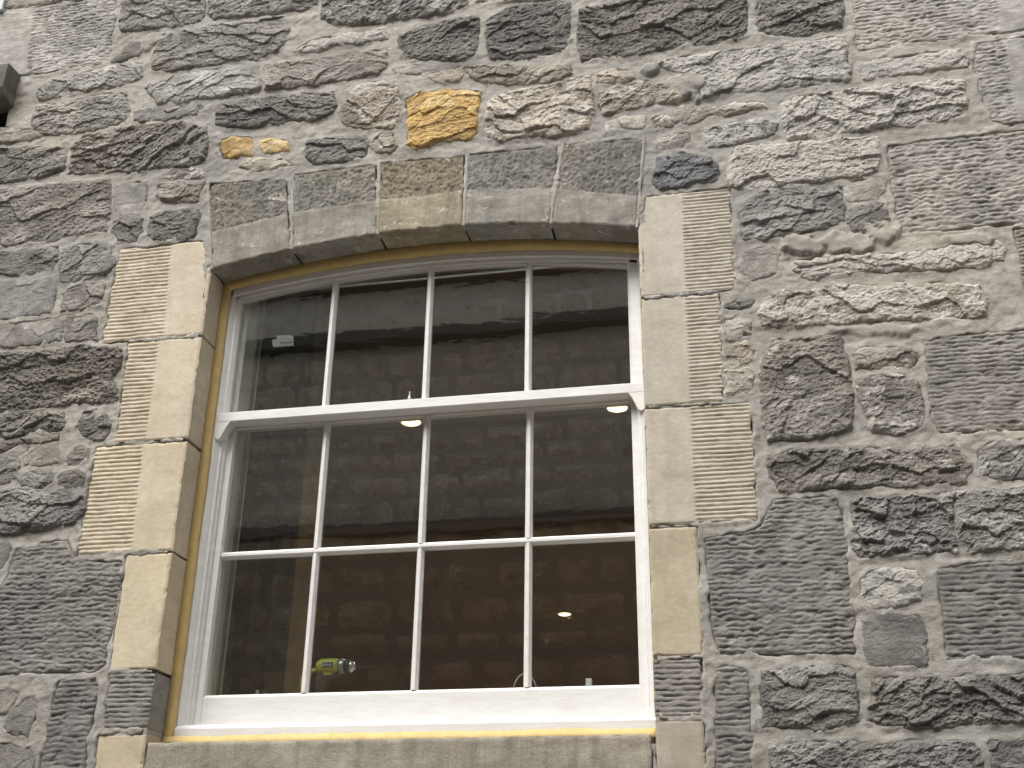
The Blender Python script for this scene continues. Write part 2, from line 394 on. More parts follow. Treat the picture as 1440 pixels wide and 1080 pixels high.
def patch_stone(name, xl, xr, zb, zt, mat, parent, color, back=.2, groove=None, gap=.0022, punch=0, dz=.003, dx=.006, rag=0, period=.0145, depth=.0055, broken=0, lift=0.0, chips=1.0):
    """dressed stone with worked returns. xl(t), xr(t): x of the sides; zb(x), zt(x): z of beds; groove=(x limit, side)"""
    SEED[0] += 1; sd_ = SEED[0]*11
    w_ = abs(xr(.5)-xl(.5)); h_ = abs(float(zt(xl(.5)))-float(zb(xl(.5))))
    nx = int(w_/dx)+2; nz = int(h_/dz)+2
    s = np.concatenate([[0, .0015/w_], np.linspace(.005/w_, 1-.005/w_, nx), [1-.0015/w_, 1]])
    t = np.concatenate([[0, .0015/h_], np.linspace(.005/h_, 1-.005/h_, nz), [1-.0015/h_, 1]])
    S, T = np.meshgrid(s, t)
    XL = np.vectorize(xl)(T)+gap; XR = np.vectorize(xr)(T)-gap
    X = XL+(XR-XL)*S; ZB = zb(X)+gap; ZT = zt(X)-gap
    Z = ZB+(ZT-ZB)*T
    # slightly worn outline
    X = X+.0014*gn(Z*30, Z*0+1, sd_)*((S < .01)*1.0+(S > .99)*1.0)*chips; Z = Z+.0012*gn(X*30, X*0+2, sd_+1)*((T < .01)*1.0+(T > .99)*1.0)*chips
    if rag:
        k = (1-sst(0, .10, S*w_)) if rag < 0 else (1-sst(0, .10, (1-S)*w_))
        X = X+k*.010*fbm(Z*20, Z*0+3, sd_+2, 3)
    ed = np.minimum(np.minimum(S, 1-S)*w_, np.minimum(T, 1-T)*h_)
    h = -.0035*(1-sst(0, .0045, ed))+.0012*fbm(X*7, Z*7, sd_+3, 3)+lift
    ch = sst(.35, .7, fbm(X*26, Z*26, sd_+4, 3))*(1-sst(0, .010, ed)); h = h-.004*ch*chips
    if groove:
        lim = groove[0](Z); k = sst(-.002, .002, (X-lim)*groove[1])
        g = groove_h(X, Z, sd_+5, period, depth, broken)+.0005
        rim = sst(0, .004, ed); h = h+k*(g*rim)
    k_pat = None
    if punch:
        lim = groove_z = punch[0](X); k = sst(-.002, .002, Z-lim)
        f, i_, a_, b_ = cells(X/.0105, Z/.014, sd_+6)
        tex = -.0042*(1-sst(.0, .35, f))*(.3+.9*i_)-.0035*np.abs(gn(X*75, Z*14, sd_+7))+.0022*fbm(X*30, Z*30, sd_+8, 3)
        sm = .0010*gn(X*85, Z*9, sd_+9)+.0016*fbm(X*12, Z*20, sd_+10, 3)
        h = h+(k*tex+(1-k)*sm)*sst(0, .006, ed)*punch[1]
        k_pat = k
    n_z, n_x = X.shape; idx = np.arange(n_x*n_z).reshape(n_z, n_x)
    V = [np.stack([X.ravel(), -h.ravel(), Z.ravel()], 1)]
    F = [np.stack([idx[:-1, :-1].ravel(), idx[:-1, 1:].ravel(), idx[1:, 1:].ravel(), idx[1:, :-1].ravel()], 1)]
    # returns: ring extruded back in rows
    ring = np.concatenate([idx[0, :], idx[1:, -1], idx[-1, ::-1][1:], idx[::-1, 0][1:-1]])
    base = V[0][ring]; off = n_x*n_z; prev = ring; rows = [.003, .012, .03, .05, .07, .09, .11, back]
    cen = np.array([X.mean(), 0, Z.mean()])
    for r_ in rows:
        R_ = base.copy(); R_[:, 1] = r_
        wob = .0012*fbm(base[:, 0]*9+base[:, 2]*13, np.full(len(base), r_*40), sd_+12, 3)
        if groove and broken and groove[0](0*Z).mean() < -1.9: wob = wob
        R_[:, 0] += wob*np.sign(cen[0]-base[:, 0]); R_[:, 2] += wob*np.sign(cen[2]-base[:, 2])*.5
        V.append(R_); cur = np.arange(off, off+len(ring)); off += len(ring)
        F.append(np.stack([prev, cur, np.roll(cur, -1), np.roll(prev, -1)], 1)); prev = cur
    o = mesh_np(name, np.concatenate(V), np.concatenate(F), mat, parent, color=color)
    at_ = o.data.attributes.new('patina', 'FLOAT', 'POINT'); val = np.zeros(len(o.data.vertices), dtype=np.float32)
    if k_pat is not None: val[:k_pat.size] = k_pat.ravel()
    at_.data.foreach_set('value', val)
    return o

# ---- rubble, traced stone by stone.  kind: R dark, P dark with lime, L pale, Y ochre, S smoother grey, T tooled
ST = """
L .9 .1 .3|8,-12 7,12 60,6 115,-1 118,-12
R 1.05 .15 1|173,-12 286,-12 288,5 284,28 262,35 210,42 172,44 168,30
R 1 .05 1|293,-12 448,-12 444,5 425,14 360,21 300,29 294,22
R 1.1 .05 1|228,52 275,42 310,33 360,27 400,24 404,40 402,60 385,75 362,84 330,86 270,95 228,101 213,98 215,75
R .85 .1 .6|172,74 182,60 195,58 200,72 197,79 165,86 158,84
R 1.25 .4 .8|60,120 85,108 130,100 185,88 200,92 202,108 175,120 125,128 75,140 55,142 52,130
R 1.3 .25 .6|205,122 225,112 260,104 320,96 362,92 366,110 364,128 300,138 240,146 222,145 212,135
R 1.05 .15 .8|372,92 430,85 500,75 538,70 545,72 542,95 530,104 480,115 420,122 374,127
R 1.1 .1 1|50,150 80,145 150,132 178,130 181,150 176,172 140,180 95,190 60,190 45,175
R .9 .1 .7|190,158 215,152 285,148 275,160 240,166 200,172 188,170
R 1 .25 .8|-12,182 30,180 45,183 60,192 40,198 -12,203
R .8 .1 1|308,150 325,143 360,140 400,133 440,130 468,130 472,145 470,160 450,168 400,172 360,177 320,181 303,176
R .95 .05 1.1|105,200 120,190 145,188 175,180 210,176 260,172 290,180 293,200 290,225 270,233 200,240 120,244 98,243 100,220
R .95 .1 1|-12,212 50,205 90,208 93,220 90,240 60,248 10,258 -12,260
Y 1 .1 .7|312,197 330,192 352,194 358,206 355,218 335,220 315,223 310,210
Y .95 .15 .7|365,198 378,194 392,196 407,200 405,212 390,218 372,216 364,208
L 1.15 .3 .8|338,232 350,224 375,222 400,226 412,232 395,237 360,240
R .95 .05 .9|-12,268 50,262 100,258 155,252 158,270 155,300 150,325 120,330 60,338 15,345 -12,348
S 1.15 .25 .4|163,262 180,258 205,256 206,275 203,295 180,302 165,303 160,285
R .85 .05 .9|160,312 185,300 200,305 200,325 190,337 165,338 158,325
L .72 .2 1.2|222,262 235,256 260,258 285,256 283,270 278,282 250,284 232,285 221,275
L .85 .5 1.1|230,250 245,238 270,234 288,240 286,251 262,252 240,252
R .8 .05 1|210,305 225,300 255,295 278,295 280,310 276,330 255,338 215,338 208,325
R .9 .1 .8|-12,357 60,348 80,347 82,365 76,378 40,384 -12,388
R .95 .1 .8|84,352 110,345 148,343 155,350 160,370 155,385 130,392 95,397 84,395 84,370
S 1.05 .1 .5|-12,398 40,394 72,391 77,400 76,430 72,440 40,445 -12,448
R 1.0 .25 .9|88,412 100,404 130,399 146,400 146,415 140,428 110,437 85,441 84,430 90,420
S .95 .1 .6|-12,457 30,452 85,448 88,465 85,480 30,487 -12,488
R .95 .15 .7|92,448 130,442 138,448 136,470 135,478 92,481
R .78 .02 1.5|-12,498 50,496 90,490 120,485 165,492 175,500 172,512 160,530 165,545 163,562 150,568 105,566 70,572 30,577 -12,580
R .72 .02 1.2|-12,588 30,578 60,575 88,580 92,600 80,606 60,603 40,609 -12,620
R .75 .02 .9|-12,630 30,615 60,609 82,611 82,618 75,621 30,625 -12,640
R .68 .02 1.3|112,590 120,578 140,575 152,585 155,600 145,617 125,620 112,612 108,600
S 1.15 .2 .6|34,640 42,629 80,626 86,636 82,650 52,653 34,655
R .9 .1 .9|-12,648 20,640 28,655 24,672 -12,682
R .85 .1 .9|88,665 110,660 122,670 120,682 100,685 80,684 80,672
R .78 .1 .9|95,640 110,628 127,630 124,645 108,655 95,654
R .95 .1 .9|26,672 50,660 72,663 76,678 60,686 30,684
R .88 .05 1.2|-12,694 25,689 70,694 90,690 115,698 120,715 105,735 80,742 40,746 -12,752
S .8 .05 .6|-12,770 12,764 17,772 10,790 -12,830
S .95 .1 .8|-12,970 22,970 30,978 22,992 10,1002 -12,1004
S .95 .1 .7|32,982 50,972 54,990 48,1015 38,1034 10,1033 5,1020 15,1000
S .85 .1 .8|-12,1045 20,1048 45,1050 48,1070 45,1094 -12,1094
R .9 .4 1|452,-12 655,-12 657,6 640,15 600,24 555,28 510,35 470,35 452,26
P 1.3 .7 .8|415,72 435,57 480,50 540,42 545,54 520,60 470,66 430,74
R .78 .02 1.1|560,50 600,36 640,28 672,22 675,35 672,60 668,78 650,86 610,84 572,82 560,68
R .74 .02 1.1|685,30 700,20 720,10 760,4 803,2 805,20 800,55 795,70 760,78 720,84 690,84 683,60
P 1.1 .8 .6|668,-12 800,-12 800,-5 700,4 668,3
S 1.05 .1 .6|560,90 600,88 650,90 640,100 600,106 565,104 552,98
L .9 .3 .7|598,108 625,100 645,97 650,105 645,114 610,117
L .78 .2 .8|655,96 700,91 760,96 800,93 806,105 780,115 720,121 690,117 660,108
L 1.0 .4 1|480,148 495,138 535,124 560,122 562,135 565,160 555,178 530,180 500,178 480,175 478,160
P 1.3 .8 .9|488,130 500,122 540,112 545,119 520,130 495,137
Y 1 .12 1.1|570,140 590,130 620,128 650,127 676,130 676,145 670,165 672,180 660,195 620,200 585,212 570,205 575,190 572,165
L .85 .4 1|525,195 535,188 552,186 556,205 548,216 532,214 520,205
R .78 .02 1.1|430,200 445,195 480,192 512,190 518,205 513,220 490,228 440,232 430,222
L 1.1 .5 1|680,160 685,145 710,132 750,122 790,114 828,105 832,130 835,160 828,180 790,192 750,192 700,200 685,195 682,180
L .95 .4 .9|837,104 860,98 885,100 892,110 862,119 838,117
L 1.0 .5 1|845,130 870,123 900,114 930,116 950,120 965,138 955,145 920,145 880,158 850,160 842,148
L 1.1 .4 .6|852,172 880,165 905,162 907,178 880,182 852,185
L .95 .5 .8|915,168 960,152 1010,150 1050,145 1077,145 1078,152 1040,158 990,165 960,175 922,180
L 1.05 .5 .6|920,195 940,190 968,187 970,198 955,205 922,208
R .75 .1 1.2|815,15 840,8 880,0 898,-12 1046,-12 1050,20 1052,48 1035,55 980,62 935,70 890,78 840,82 818,88 812,60
R .78 .02 1.2|1064,-12 1185,-12 1187,15 1185,38 1160,45 1110,52 1080,50 1066,45
P 1.1 .7 .8|925,90 960,80 1020,72 1080,66 1130,60 1180,50 1192,60 1195,100 1190,112 1150,118 1090,125 1020,132 985,142 985,128 965,105 940,98
P .85 .75 1.1|990,190 1005,180 1035,172 1080,168 1092,175 1090,190 1050,200 1015,205 995,208 990,198
B .72 .2 1.1|918,250 925,222 960,215 1000,222 1007,232 1008,255 985,260 930,266 918,260
P 1.05 .85 .9|1025,222 1040,208 1100,202 1150,198 1190,195 1235,193 1238,215 1235,240 1200,248 1140,258 1090,262 1040,266 1026,262
R .92 .05 .9|1045,285 1070,272 1110,267 1160,262 1178,262 1184,280 1187,308 1170,318 1120,333 1085,336 1050,338 1042,330 1040,305
S 1.05 .4 .6|1190,256 1215,252 1244,249 1246,265 1235,280 1200,283 1188,275
R .82 .15 1|1195,295 1225,287 1244,284 1247,310 1248,325 1220,333 1200,328 1192,312
P 1.1 .8 .9|1210,92 1240,84 1300,76 1355,70 1361,80 1358,93 1320,98 1270,104 1215,110
P 1.05 .85 1.2|1098,145 1120,137 1190,128 1250,120 1320,112 1355,112 1358,140 1358,165 1320,172 1250,178 1180,190 1110,195 1102,175
P 1.35 .8 .9|1120,368 1160,360 1230,360 1290,354 1350,345 1400,340 1412,350 1410,366 1380,376 1300,380 1200,384 1130,390 1115,380
S 1.1 .35 .6|1047,353 1085,348 1098,356 1092,385 1075,392 1046,396 1041,380
L .85 .6 1|1068,440 1075,420 1110,408 1170,404 1260,401 1330,398 1375,402 1388,420 1385,443 1330,449 1250,451 1180,454 1110,459 1070,459
R .8 .1 .8|1018,431 1040,421 1060,422 1058,432 1030,436
L .95 .4 .8|1020,450 1040,445 1060,455 1055,470 1030,478 1020,475
L 1 .4 .9|1023,488 1050,480 1062,490 1060,508 1030,513 1022,510
L 1.1 .4 .8|1022,522 1050,520 1060,530 1058,550 1030,556 1022,552
R .85 .4 1.1|1075,490 1085,480 1120,477 1180,470 1188,490 1195,520 1200,570 1195,600 1170,615 1120,620 1080,620 1073,580 1070,530
P .9 .5 .9|1200,496 1220,489 1270,488 1290,495 1287,514 1240,516 1203,517
P .9 .5 1|1205,538 1225,527 1270,527 1290,535 1298,570 1299,600 1270,610 1225,605 1215,580 1205,555
R .82 .35 1.1|1080,640 1120,632 1200,630 1270,631 1340,627 1355,636 1362,655 1357,679 1300,681 1240,684 1180,687 1095,693 1082,670
P .85 .45 1|1378,630 1400,620 1454,616 1454,673 1400,674 1382,668 1375,650
R .84 .4 1.3|1199,705 1210,700 1280,696 1343,692 1340,730 1345,776 1280,780 1210,785 1200,770 1198,730
P .88 .5 1.2|1346,692 1454,686 1454,772 1360,776 1348,770 1344,730
P .95 .8 .8|1211,816 1225,804 1260,799 1288,802 1297,820 1293,843 1260,854 1220,855 1210,840
S .84 .2 .6|1213,872 1230,866 1288,864 1300,880 1306,918 1300,936 1240,937 1220,935 1215,900
R .84 .05 1.1|1071,946 1130,934 1180,937 1203,940 1207,980 1207,1013 1170,1025 1110,1024 1073,1023 1070,985
R .78 .02 1.4|1225,957 1270,952 1340,952 1400,950 1454,947 1454,1016 1380,1018 1300,1023 1240,1022 1220,1013 1225,985
R .9 .15 1.2|1080,1052 1110,1040 1200,1044 1300,1042 1370,1042 1383,1052 1380,1100 1080,1100
R .9 .15 1.2|1391,1043 1454,1038 1454,1100 1396,1100
"""
TOOL = [  # tint, polygon, margin line ((u,v),(u,v), side +1 right / -1 left), broken
 (1.5, '-12,16 8,14 48,9 120,0 165,-8 162,30 157,55 155,80 148,90 38,107 -12,107', ((48, 9), (37, 105), -1), .9),
 (1.45, '1198,-12 1454,-12 1454,42 1390,48 1280,62 1210,72 1200,60', ((1405, -8), (1405, 50), 1), .8),
 (1.3, '1370,60 1454,50 1454,174 1410,175 1392,171 1378,130 1369,90', ((1412, 55), (1432, 175), 1), .8),
 (1.25, '1248,205 1300,197 1360,190 1454,182 1454,313 1380,320 1265,331 1258,290 1250,240', None, .8),
 (1.0, '1425,322 1454,320 1454,420 1437,410 1430,360', None, .5),
 (1.0, '1297,478 1360,469 1454,463 1454,604 1320,609 1308,590 1302,530', None, .55),
 (.95, '990,757 1035,747 1070,740 1085,701 1175,696 1188,730 1195,800 1203,870 1204,919 1150,921 1010,921 1000,880 993,800', None, .75),
 (.84, '1311,800 1345,793 1454,786 1454,925 1330,928 1325,880 1319,830', None, .3),
 (.9, '1003,939 1030,936 1051,938 1055,980 1060,1040 1062,1100 1006,1100 1004,1000', None, .6),
 (.92, '22,771 60,762 95,759 106,784 120,788 172,788 172,800 165,860 155,900 148,935 130,947 80,945 -12,950 -12,850 8,810', None, .75),
 (.85, '82,958 100,953 138,950 142,965 135,990 128,1020 122,1060 118,1100 52,1100 60,1050 68,1010 76,975', None, .5),
]
POLYS = []
def poly(s): return [at(*map(float, p.split(','))) for p in s.split()]
MAT = {'R': M_DARK, 'P': M_DARK, 'L': M_PALE, 'Y': M_OCHRE, 'S': M_DARK, 'B': M_DARK}
rs = random.Random(3)
for ln in ST.strip().split('\n'):
    head, pts = ln.split('|'); k, tint, lime, relief = head.split(); tint, lime, relief = float(tint), float(lime), float(relief)
    P = poly(pts); POLYS.append(P)
    wv = rs.uniform(-.02, .03)
    col = (tint*(1+wv), tint, tint*(1-wv*1.3), lime) if k != 'B' else (tint*.95, tint*1.0, tint*1.07, lime)
    a = np.array(P); sz = math.sqrt(np.prod(a.max(0)-a.min(0)))
    out = min(.0105, .0055+sz*.024)*(.6 if k == 'S' else 1.0)
    st_ = height_stone('rubble_stone', P, MAT[k], 'rough', wall, col, relief=relief*min(1, .45+sz*2.4)*(.5 if k == 'S' else .7 if k == 'Y' else 1), out=out, edge=.0065, step=.0037)
    if k == 'Y': st_['label'] = 'ochre yellow broken sandstone'
    if k == 'B': st_['label'] = 'small dark slate coloured stone'
for tint, s, mg, br in TOOL:
    P = poly(s); POLYS.append(P)
    br = min(1, br+.15); m2 = (at(*mg[0]), at(*mg[1]), mg[2]) if mg else None
    height_stone('tooled_stone', P, M_TOOL, 'tooled', wall, (tint, tint*.99, tint*.985, .05), out=.006, margin=m2, step=.0040, warp=.005, broken=br, depth=.0042)

# ---- dressed jamb stones
def c_(v): return lambda t: v
def vx(p, q):
    """x of a line through two pixels as function of z"""
    (ax, az), (bx, bz) = at(*p), at(*q)
    return lambda z: ax+(np.asarray(z)-az)/(bz-az)*(bx-ax)
def jamb(left, zt_px, zb_px, outer, mline, tint, mat=M_SAND, top_in=None, **kw):
    """outer: pixels of the ragged outer side (bottom, top)"""
    zt = at(*zt_px)[1]; zb = at(*zb_px)[1]
    (obx, _), (otx, _) = at(*outer[0]), at(*outer[1])
    fo = lambda t: obx+(otx-obx)*t
    inner = X0 if left else X1
    def fi(t):
        if top_in is None: return inner
        z = zb+(zt-zb)*t; zs = ZC+2.08
        return inner+(top_in-inner)*max(0, (z-zs)/(zt-zs))
    xl, xr = (fo, fi) if left else (fi, fo)
    g = (vx(*mline), -1 if left else 1) if mline else None
    POLYS.append([(xl(0), zb), (xr(0), zb), (xr(1), zt), (xl(1), zt)])
    return patch_stone('jamb_stone', xl, xr, lambda x: zb+0*x, lambda x: zt+0*x, mat, wall, (*tint, kw.pop('lime', .05)), groove=g, rag=(-1 if left else 1) if mline else 0, **kw)
jamb(True, (240, 342), (228, 475), ((143, 479), (167, 350)), ((230, 470), (240, 350)), (.99, .99, .97), top_in=at(288, 338)[0], lime=.1)
jamb(True, (228, 477), (205, 620), ((161, 623), (180, 478)), ((204, 620), (224, 476)), (.96, .955, .94))
jamb(True, (205, 623), (183, 777), ((107, 780), (134, 627)), ((184, 776), (201, 623)), (.97, .96, .92))
jamb(True, (183, 779), (152, 943), ((152, 943), (177, 780)), None, (.98, .96, .90))
jamb(True, (180, 945), (165, 1026), ((143, 1026), (153, 946)), ((400, 1026), (400, 946)), (1.0, 1.0, .96), mat=M_TOOL, broken=.25)
q6 = jamb(True, (160, 1032), (150, 1096), ((128, 1096), (138, 1032)), None, (.95, .92, .84))
jamb(False, (960, 270), (963, 413), ((1034, 405), (1027, 265)), ((964, 410), (960, 270)), (.90, .94, 1.0), top_in=at(907, 273)[0], period=.0128, lime=.15)
jamb(False, (963, 414), (972, 568), ((1018, 560), (1012, 411)), ((972, 566), (964, 415)), (.87, .91, .95), period=.0128)
jamb(False, (972, 570), (980, 736), ((1066, 728), (1056, 559)), ((980, 734), (972, 571)), (.88, .91, .93), period=.0132, lime=.2)
jamb(False, (980, 739), (988, 922), ((990, 921), (981, 739)), None, (.83, .83, .78))
jamb(False, (985, 925), (990, 1008), ((990, 1008), (987, 924)), ((500, 1008), (500, 925)), (1.05, 1.03, .99), mat=M_TOOL, broken=.3)
jamb(False, (985, 1011), (995, 1100), ((995, 1098), (990, 1010)), None, (.70, .72, .73))
# ---- arch stones
tops = [((293, 259), (403, 250)), ((412, 246), (529, 231)), ((534, 229), (653, 219)), ((657, 218), (786, 205)), ((792, 203), (906, 194))]
jx = [(297, 380), (410, 349), (531, 330), (652, 320), (774, 317), (896, 323)]
vt = [(1.0, .98, .93), (1.0, .99, .95), (1.06, .98, .80), (.98, .98, .97), (.98, .97, .95)]
mz = [((290, 329), (402, 302)), ((412, 300), (529, 283)), ((534, 282), (651, 270)), ((657, 268), (782, 265)), ((790, 267), (905, 277))]
for i in range(5):
    bl, br = at(*jx[i])[0], at(*jx[i+1])[0]
    if i == 0: bl = X0
    if i == 4: br = X1
    (tlx, tlz), (trx, trz) = at(*tops[i][0]), at(*tops[i][1])
    (m0x, m0z), (m1x, m1z) = at(*mz[i][0]), at(*mz[i][1])
    xl = (lambda a, b: lambda t: a+(b-a)*t)(bl, tlx); xr = (lambda a, b: lambda t: a+(b-a)*t)(br, trx)
    zt = (lambda a, b, c, d: lambda x: b+(x-a)/(c-a)*(d-b))(tlx, tlz, trx, trz)
    mf = (lambda a, b, c, d: lambda x: b+(x-a)/(c-a)*(d-b))(m0x, m0z, m1x, m1z)
    POLYS.append([(bl, float(arch(bl))), (br, float(arch(br))), (trx, trz), (tlx, tlz)])
    patch_stone('arch_stone', xl, xr, lambda x: arch(x), zt, M_VOUS, wall, (*vt[i], .27), punch=(mf, 1.0), gap=.004, back=.2, dx=.0045, dz=.0045, lift=.004, chips=2.2)
def pointing():
    m = MB(); r = random.Random(4)
    for i in range(6):
        bx_ = at(*jx[i])[0]; bx_ = X0 if i == 0 else X1 if i == 5 else bx_
        tx, tz = (at(*tops[i][0]) if i < 5 else at(*tops[4][1]))
        bz = float(arch(bx_)); n = 40; V = []; F = []
        for k in range(n+1):
            t = k/n; x = bx_+(tx-bx_)*t; z = bz+.004+(tz-bz)*t
            wl = .0055+.0035*float(gn(np.array(z*35), np.array(i+.5), 3)); wr = .0055+.0035*float(gn(np.array(z*35), np.array(i+9.5), 3))
            y = -.0035+.002*float(gn(np.array(z*25), np.array(i+4.5), 8))
            V += [(x-wl, .03, z), (x-wl, y+.003, z), (x-wl*.4, y, z), (x+wr*.4, y, z), (x+wr, y+.003, z), (x+wr, .03, z)]
        for k in range(n):
            for q in range(5): F.append((k*6+q, k*6+q+1, k*6+q+7, k*6+q+6))
        F.append((0, 1, 2, 3, 4, 5)); m.add(V, F)
    # bedding between the lowest jamb stones
    for (xa, xb, p, q) in ((at(150, 1029)[0], X0-.004, (180, 1035), (180, 1024)), (X1+.004, at(985, 1009)[0], (960, 1013), (960, 1006))):
        m.box(xa, xb, .0015, .22, at(*p)[1], at(*q)[1])
    o = m.build('pointing', M_MORT, wall, smooth=False); o.color = (1.1, 1.1, 1.1, .2)
pointing()
# ---- sill
zs0 = ZC+.506
xs0, xs1 = at(207, 1045)[0], at(916, 1026)[0]
def sill():
    P = [(xs0, zs0-.25), (xs1, zs0-.25), (xs1, zs0), (xs0, zs0)]; POLYS.append(P)
    return patch_stone('sill', c_(xs0), c_(xs1), lambda x: zs0-.25+0*x, lambda x: zs0+0*x, M_VOUS, wall, (1.12, 1.08, .98, .10), back=.24, dx=.012, dz=.008, lift=.003)
sill()
# ---- mortar bed
def mortar():
    st = .0062
    x0, x1, z0, z1 = -5.2, 3.6, 0.0, 7.6
    # fine grid over the traced part, coarse beyond
    ax = np.concatenate([np.arange(x0, -3.05, .05), np.arange(-3.05, 1.12, st), np.arange(1.12, x1, .05)])
    az = np.concatenate([np.arange(z0, 1.95, .05), np.arange(1.95, 5.12, st), np.arange(5.12, z1, .05)])
    X, Z = np.meshgrid(ax, az); near = (X > -3.1) & (X < 1.15) & (Z > 1.9) & (Z < 5.2)
    dmin = np.full(X.shape, -9.0)
    for P in POLYS:
        a = np.array(P); b0 = a.min(0)-.05; b1 = a.max(0)+.05
        i0, i1 = np.searchsorted(ax, b0[0]), np.searchsorted(ax, b1[0]); j0, j1 = np.searchsorted(az, b0[1]), np.searchsorted(az, b1[1])
        if i1 <= i0 or j1 <= j0: continue
        s_ = (slice(j0, j1), slice(i0, i1)); dmin[s_] = np.maximum(dmin[s_], sdf(P, X[s_], Z[s_]))
    h = -.0015+.0028*fbm(X*6, Z*8, 5, 3)+.0020*fbm(X*36, Z*44, 6, 4, .8)
    edge_b = sst(-.016, -.002, dmin)
    h = h+.0048*edge_b*(.30+gn(X*12, Z*14, 9))                                  # buttered up to the stones
    h = h+.0022*sst(.1, .4, fbm(X*13, Z*22, 17, 3))
    h = h-.0016*(np.abs(gn(X*9, Z*9, 23)) < .012)
    h = h-.030*sst(.000, .010, dmin-.002-.010*np.clip(fbm(X*13, Z*15, 41, 4, .6), -.6, 1))
    # mortar smeared over stone edges in thick pats
    for (u, v, ru, rv, hh) in ((1175, 342, 66, 15, .014), (1118, 345, 26, 14, .016), (1360, 338, 38, 9, .011), (1240, 328, 34, 14, .012), (218, 54, 20, 9, .011), (205, 62, 10, 12, .009),
                               (958, 122, 30, 20, .017), (912, 99, 14, 8, .015), (1272, 72, 40, 9, .006), (1235, 464, 60, 10, .007), (1166, 200, 14, 7, .007), (128, 583, 16, 16, .004)):
        if hh == 0: continue
        cx, cz = at(u, v); ex = abs(at(u+ru, v)[0]-cx); ez = abs(at(u, v+rv)[1]-cz)
        r = np.sqrt(((X-cx)/ex)**2+((Z-cz+.07*(X-cx))/ez)**2)+.55*fbm(X*17, Z*20, 31, 4)
        h = np.maximum(h, hh*(1-sst(.75, 1.0, r))*(1+.25*fbm(X*25, Z*25, 33, 3))-.03*sst(.95, 1.1, r))
        inside = (X > X0-.02) & (X < X1+.02) & (Z > zs0-.03) & (Z < arch(np.clip(X, X0, X1))+.02)
    ni = (X > at(-40, 160)[0]) & (X < at(13, 160)[0]) & (Z > at(8, 178)[1]) & (Z < at(8, 150)[1])
    drop = inside | ni
    q = ~(drop[:-1, :-1] & drop[1:, 1:])
    deep = (dmin > .015) & near & (h < -.01)
    q &= ~(deep[:-1, :-1] & deep[1:, 1:] & deep[1:, :-1] & deep[:-1, 1:])
    idx = np.arange(X.size).reshape(X.shape)
    Fq = np.stack([idx[:-1, :-1][q], idx[:-1, 1:][q], idx[1:, 1:][q], idx[1:, :-1][q]], 1)
    used = np.unique(Fq); rm = np.full(X.size, -1); rm[used] = np.arange(len(used))
    V = np.stack([X.ravel(), -h.ravel(), Z.ravel()], 1)[used]
    mesh_np('mortar', V, rm[Fq], M_MORT, wall, color=(1, 1, 1, .12), origin=(0, 0, 0))
mortar()
# ---- the rest of the wall beyond the picture: coursed stones joined into one part
def filler(xa, xb, za, zb, y, face, parent, mat, color, skip, seed, st=.03, name='rubble_courses', hrange=(.12, .24)):
    r = random.Random(seed); VV = []; FF = []; off = 0; z = za
    while z < zb-.1:
        hgt = r.uniform(*hrange); x = xa+r.uniform(-.2, 0)
        while x < xb:
            wd = r.uniform(.2, .6); a = (x+.012, z+.012, x+wd-.012, z+hgt-.012); x += wd
            if skip and skip(a): continue
            nx = max(4, int((a[2]-a[0])/st)); nz = max(4, int((a[3]-a[1])/st))
            X, Z = np.meshgrid(np.linspace(a[0], a[2], nx), np.linspace(a[1], a[3], nz))
            d = np.minimum(np.minimum(X-a[0], a[2]-X), np.minimum(Z-a[1], a[3]-Z))
            e = sst(0, .025, d); hh = e*(.02+rough_h(X, Z, r.randint(0, 9999), .8, d)[0])-.012*(1-e)
            V = np.stack([X.ravel(), y-face*hh.ravel(), Z.ravel()], 1); idx = np.arange(nx*nz).reshape(nz, nx)+off
            F = np.stack([idx[:-1, :-1].ravel(), idx[:-1, 1:].ravel(), idx[1:, 1:].ravel(), idx[1:, :-1].ravel()], 1)
            if face < 0: F = F[:, ::-1]
            VV.append(V); FF.append(F); off += nx*nz
        z += hgt
    o = mesh_np(name, np.concatenate(VV), np.concatenate(FF), mat, parent, color=color, origin=(0, y, 0))
    tag(o, kind='stuff'); return o
def topx(x, y, z):
    p = np.array([x, y+D, z-ZC]); k = p@AF
    return 720+F_PX*(p@AX)/k, 540-F_PX*(p@AY)/k
def skip(a):
    xs = np.linspace(a[0], a[2], 4); zs = np.linspace(a[1], a[3], 4)
    for x in xs:
        for z in zs:
            u, v = topx(x, 0, z)
            if -16 < u < 1458 and -16 < v < 1104: return True
    return False
filler(-5.1, 3.4, .02, 7.4, 0, 1, wall, M_DARK, (1, 1, .98, .15), skip, 5)
